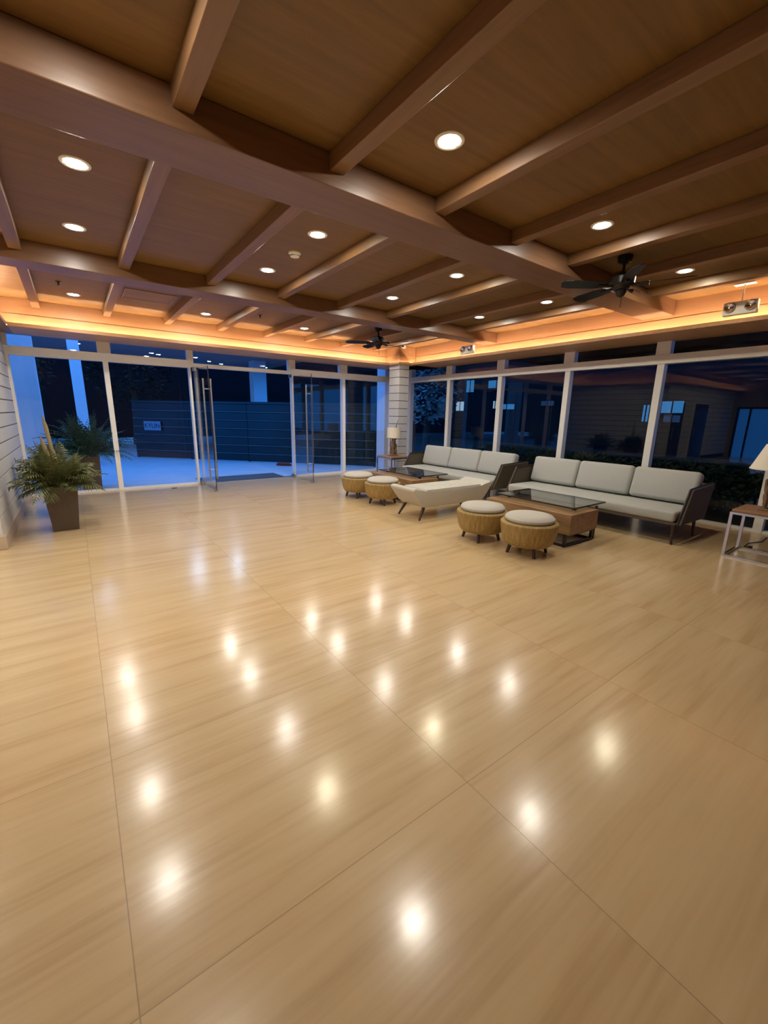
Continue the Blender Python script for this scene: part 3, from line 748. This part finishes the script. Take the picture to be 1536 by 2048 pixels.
for x0, x1, y0, y1 in ((-8.45, -8.02, 2.3, 2.75), (-7.42, -7.17, 4.5, 4.9), (-1.35, -0.80, 8.2, 8.7), (-0.57, -0.12, 0.12, 0.50)):
    B().box(x0, x1, y0, y1, -0.01, 3.55, 0.01).build('column', 'column', kind='structure')
# hoarding: line from (-6.0, 6.45) to (-0.55, -) turned to run along the drive
P0, P1 = Vector((-5.95, 6.45, 0)), Vector((-0.55, 0.62, 0))
L_ = (P1-P0).length; ang = math.atan2(P1.y-P0.y, P1.x-P0.x)
r = thing('hoarding_fence', 'dark blue ribbed metal hoarding standing across the drive outside', 'fence', (P0.x, P0.y, 0), ang)
npan = 4; pw = L_/npan
for k in range(npan):
    b = B(); x0 = k*pw
    prof = [(0.0, 0.02)]
    z = 0.02
    pts = []
    while z < 1.70:
        pts += [(0.0, z), (0.0, z+0.20)] + [(-0.03*math.sin(PI*q/6), z+0.225-0.025*math.cos(PI*q/6)) for q in range(1, 7)]; z += 0.25
    poly = pts + [(0.02, z), (0.02, 0.02)]
    b.prism(poly, 'x', x0+0.006, x0+pw-0.006); po = b.build('fence_panel', 'fence', r)
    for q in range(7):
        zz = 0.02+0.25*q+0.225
        if zz < 1.74: B().tube([(x0+0.006, -0.03, zz), (x0+pw-0.006, -0.03, zz)], 0.011, 8).build('highlight_rib', 'ribglint', po)  # lighter strips standing for the bright highlight lines on the ridges
for k in range(npan+1):
    B().box(k*pw-0.03, k*pw+0.03, 0.022, 0.08, 0, 1.80).build('fence_post', 'fence', r)
B().box(-0.02, L_+0.02, -0.02, 0.07, 1.76, 1.80).build('top_rail', 'fence', r)
sg = thing('sign_plate', 'pale blue lettered sign plate fixed on the metal hoarding', 'sign', tuple(P0 + (P1-P0).normalized()*0.72) [:2] + (1.02,), ang)
B().box(-0.30, 0.30, -0.070, -0.056, -0.14, 0.14).build('plate', 'signplate', sg)
fc = bpy.data.curves.new('lettering', 'FONT'); fc.body = 'KYLIN'; fc.size = 0.20; fc.extrude = 0.002; fc.align_x = 'CENTER'; fc.align_y = 'CENTER'
ft = bpy.data.objects.new('lettering_curve', fc); C.objects.link(ft)
fm = bpy.data.meshes.new_from_object(ft.evaluated_get(bpy.context.evaluated_depsgraph_get()))
bpy.data.objects.remove(ft)
fo = bpy.data.objects.new('lettering', fm); C.objects.link(fo); fo.parent = sg; fo.location = (0, -0.073, 0); fo.rotation_euler = (PI/2, 0, 0)
fm.materials.clear(); fm.materials.append(MT['signink'])
r = B(); r.box(-5.42, -3.58, 0.10, 0.75, 0.0, 0.012, 0.003); tag(r.build('door_mat', 'mat'), 'dark grey door mat outside the open glass doors', 'mat')
r = B(); r.box(-0.22, 0.22, -0.05, 0.05, 0, 0.06, 0.01); r.box(-0.16, 0.2, -0.09, -0.02, 0.055, 0.10, 0.01)
o = tag(r.build('timber_offcut', 'rust'), 'reddish-brown timber lying on the drive at the foot of the hoarding', 'timber'); o.location = (-2.72, 2.1, -0.005); o.rotation_euler = (0, 0, ang)

# trees behind the hoarding and dark building backdrops
def tree(loc, h, rad, seed, label, mat='leafdark'):
    random.seed(seed)
    r = thing('tree', label, 'tree', loc, 0, 'dark trees outside')
    B().tube([(0, 0, 0), (0.08, 0.03, h*0.35), (0.02, -0.05, h*0.75)], [0.16, 0.12, 0.05], 9).build('trunk', 'bark', r, smooth=True)
    f = B()
    for k in range(900):
        a = random.uniform(0, 2*PI); u = random.uniform(-1, 1); q = rad*random.uniform(0.3, 1)**0.5
        p = Vector((q*math.cos(a)*math.sqrt(1-u*u), q*math.sin(a)*math.sqrt(1-u*u), h*0.68+q*u*1.1))
        s = random.uniform(0.08, 0.16); d = Vector((random.uniform(-1, 1), random.uniform(-1, 1), random.uniform(-0.6, 0.6))).normalized(); n = d.orthogonal().normalized()
        f.quad(p-d*s, p+n*s*0.4, p+d*s, p-n*s*0.4)
    f.build('foliage', mat, r, kind='stuff')
tree((-9.5, 13.5, 0), 5.5, 2.0, 21, 'dark leafy tree beyond the drive, seen through the leftmost panes')
tree((-5.3, 12.5, 0), 5.0, 1.8, 22, 'dark leafy tree behind the left end of the hoarding')
tree((3.2, 2.6, 0), 3.6, 1.25, 23, 'tree with light painted into its leaves, outside the right-hand glass beside the pillar', 'leaflit')
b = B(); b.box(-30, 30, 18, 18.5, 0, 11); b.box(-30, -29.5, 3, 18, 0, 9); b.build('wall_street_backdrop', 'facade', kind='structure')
# floodlights high on the building across the street, mirrored in the polished floor
fl0 = None
for k, (x, z) in enumerate(((-7.16, 8.31), (-2.19, 8.46), (-3.36, 6.09), (0.28, 8.63), (2.5, 6.14))):
    if fl0 is None:
        fl0 = thing('floodlight', 'bluish floodlight fixed high on the building across the street', 'floodlight', (x, 17.955, z), 0, 'street floodlights')
        B().box(-0.26, 0.26, -0.12, 0.04, -0.3, 0.3, 0.02).build('housing', 'darksteel', fl0)
        B().box(-0.22, 0.22, -0.135, -0.121, -0.26, 0.26).build('lens', 'floodlens', fl0)
    else: dup(fl0, (x, 17.955, z), 0, 'bluish floodlight fixed high on the building across the street', 'street floodlights')
# building across the garden, right of the pillar
r = thing('apartment_building', 'dark building across the garden with a few blue-lit windows', 'building', (14, 3, -0.06))
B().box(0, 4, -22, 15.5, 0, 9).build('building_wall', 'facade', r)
for (y0, y1, z0, z1, m) in ((7.1, 7.75, 3.1, 3.85, 'winglow'), (4.6, 5.9, 3.3, 3.75, 'winglow'), (7.9, 8.6, 1.9, 2.5, 'winwhite'), (3.8, 4.9, 2.0, 2.3, 'winglow'),
                            (5.1, 5.4, 2.05, 2.5, 'winwhite'), (1.2, 2.0, 2.2, 2.45, 'windim'), (-3.65, -3.4, 1.45, 2.2, 'winglow'), (-5.0, -4.15, 1.85, 2.35, 'winglow'), (-4.95, -4.3, 1.45, 1.75, 'windim'), (8.9, 10.4, 1.4, 2.8, 'windim')):
    w = B(); w.box(-0.04, 0.0, y0-0.05, y1+0.05, z0-0.05, z1+0.05); wo = w.build('window_surround', 'facade', r)
    B().box(-0.05, -0.041, y0, y1, z0, z1).build('lit_pane', m, wo)
    q = B(); q.box(-0.06, -0.05, (y0+y1)/2-0.03, (y0+y1)/2+0.03, z0, z1); q.build('glazing_bar', 'facade', wo)
# low hedge under the right-hand glass
random.seed(31); h = B()
for k in range(5200):
    p = Vector((random.uniform(0.55, 1.25), random.uniform(-12.5, -2.0), 0)); p.z = 0.05+0.75*random.random()**0.6
    d = Vector((random.uniform(-1, 1), random.uniform(-1, 1), random.uniform(-0.4, 1))).normalized(); n = d.orthogonal().normalized(); s = random.uniform(0.03, 0.06)
    h.quad(p-d*s, p+n*s*0.45, p+d*s, p-n*s*0.45)
tag(h.build('hedge', 'leafdark', kind='stuff'), 'low dark green hedge outside along the right-hand glass', 'hedge', kind='stuff')
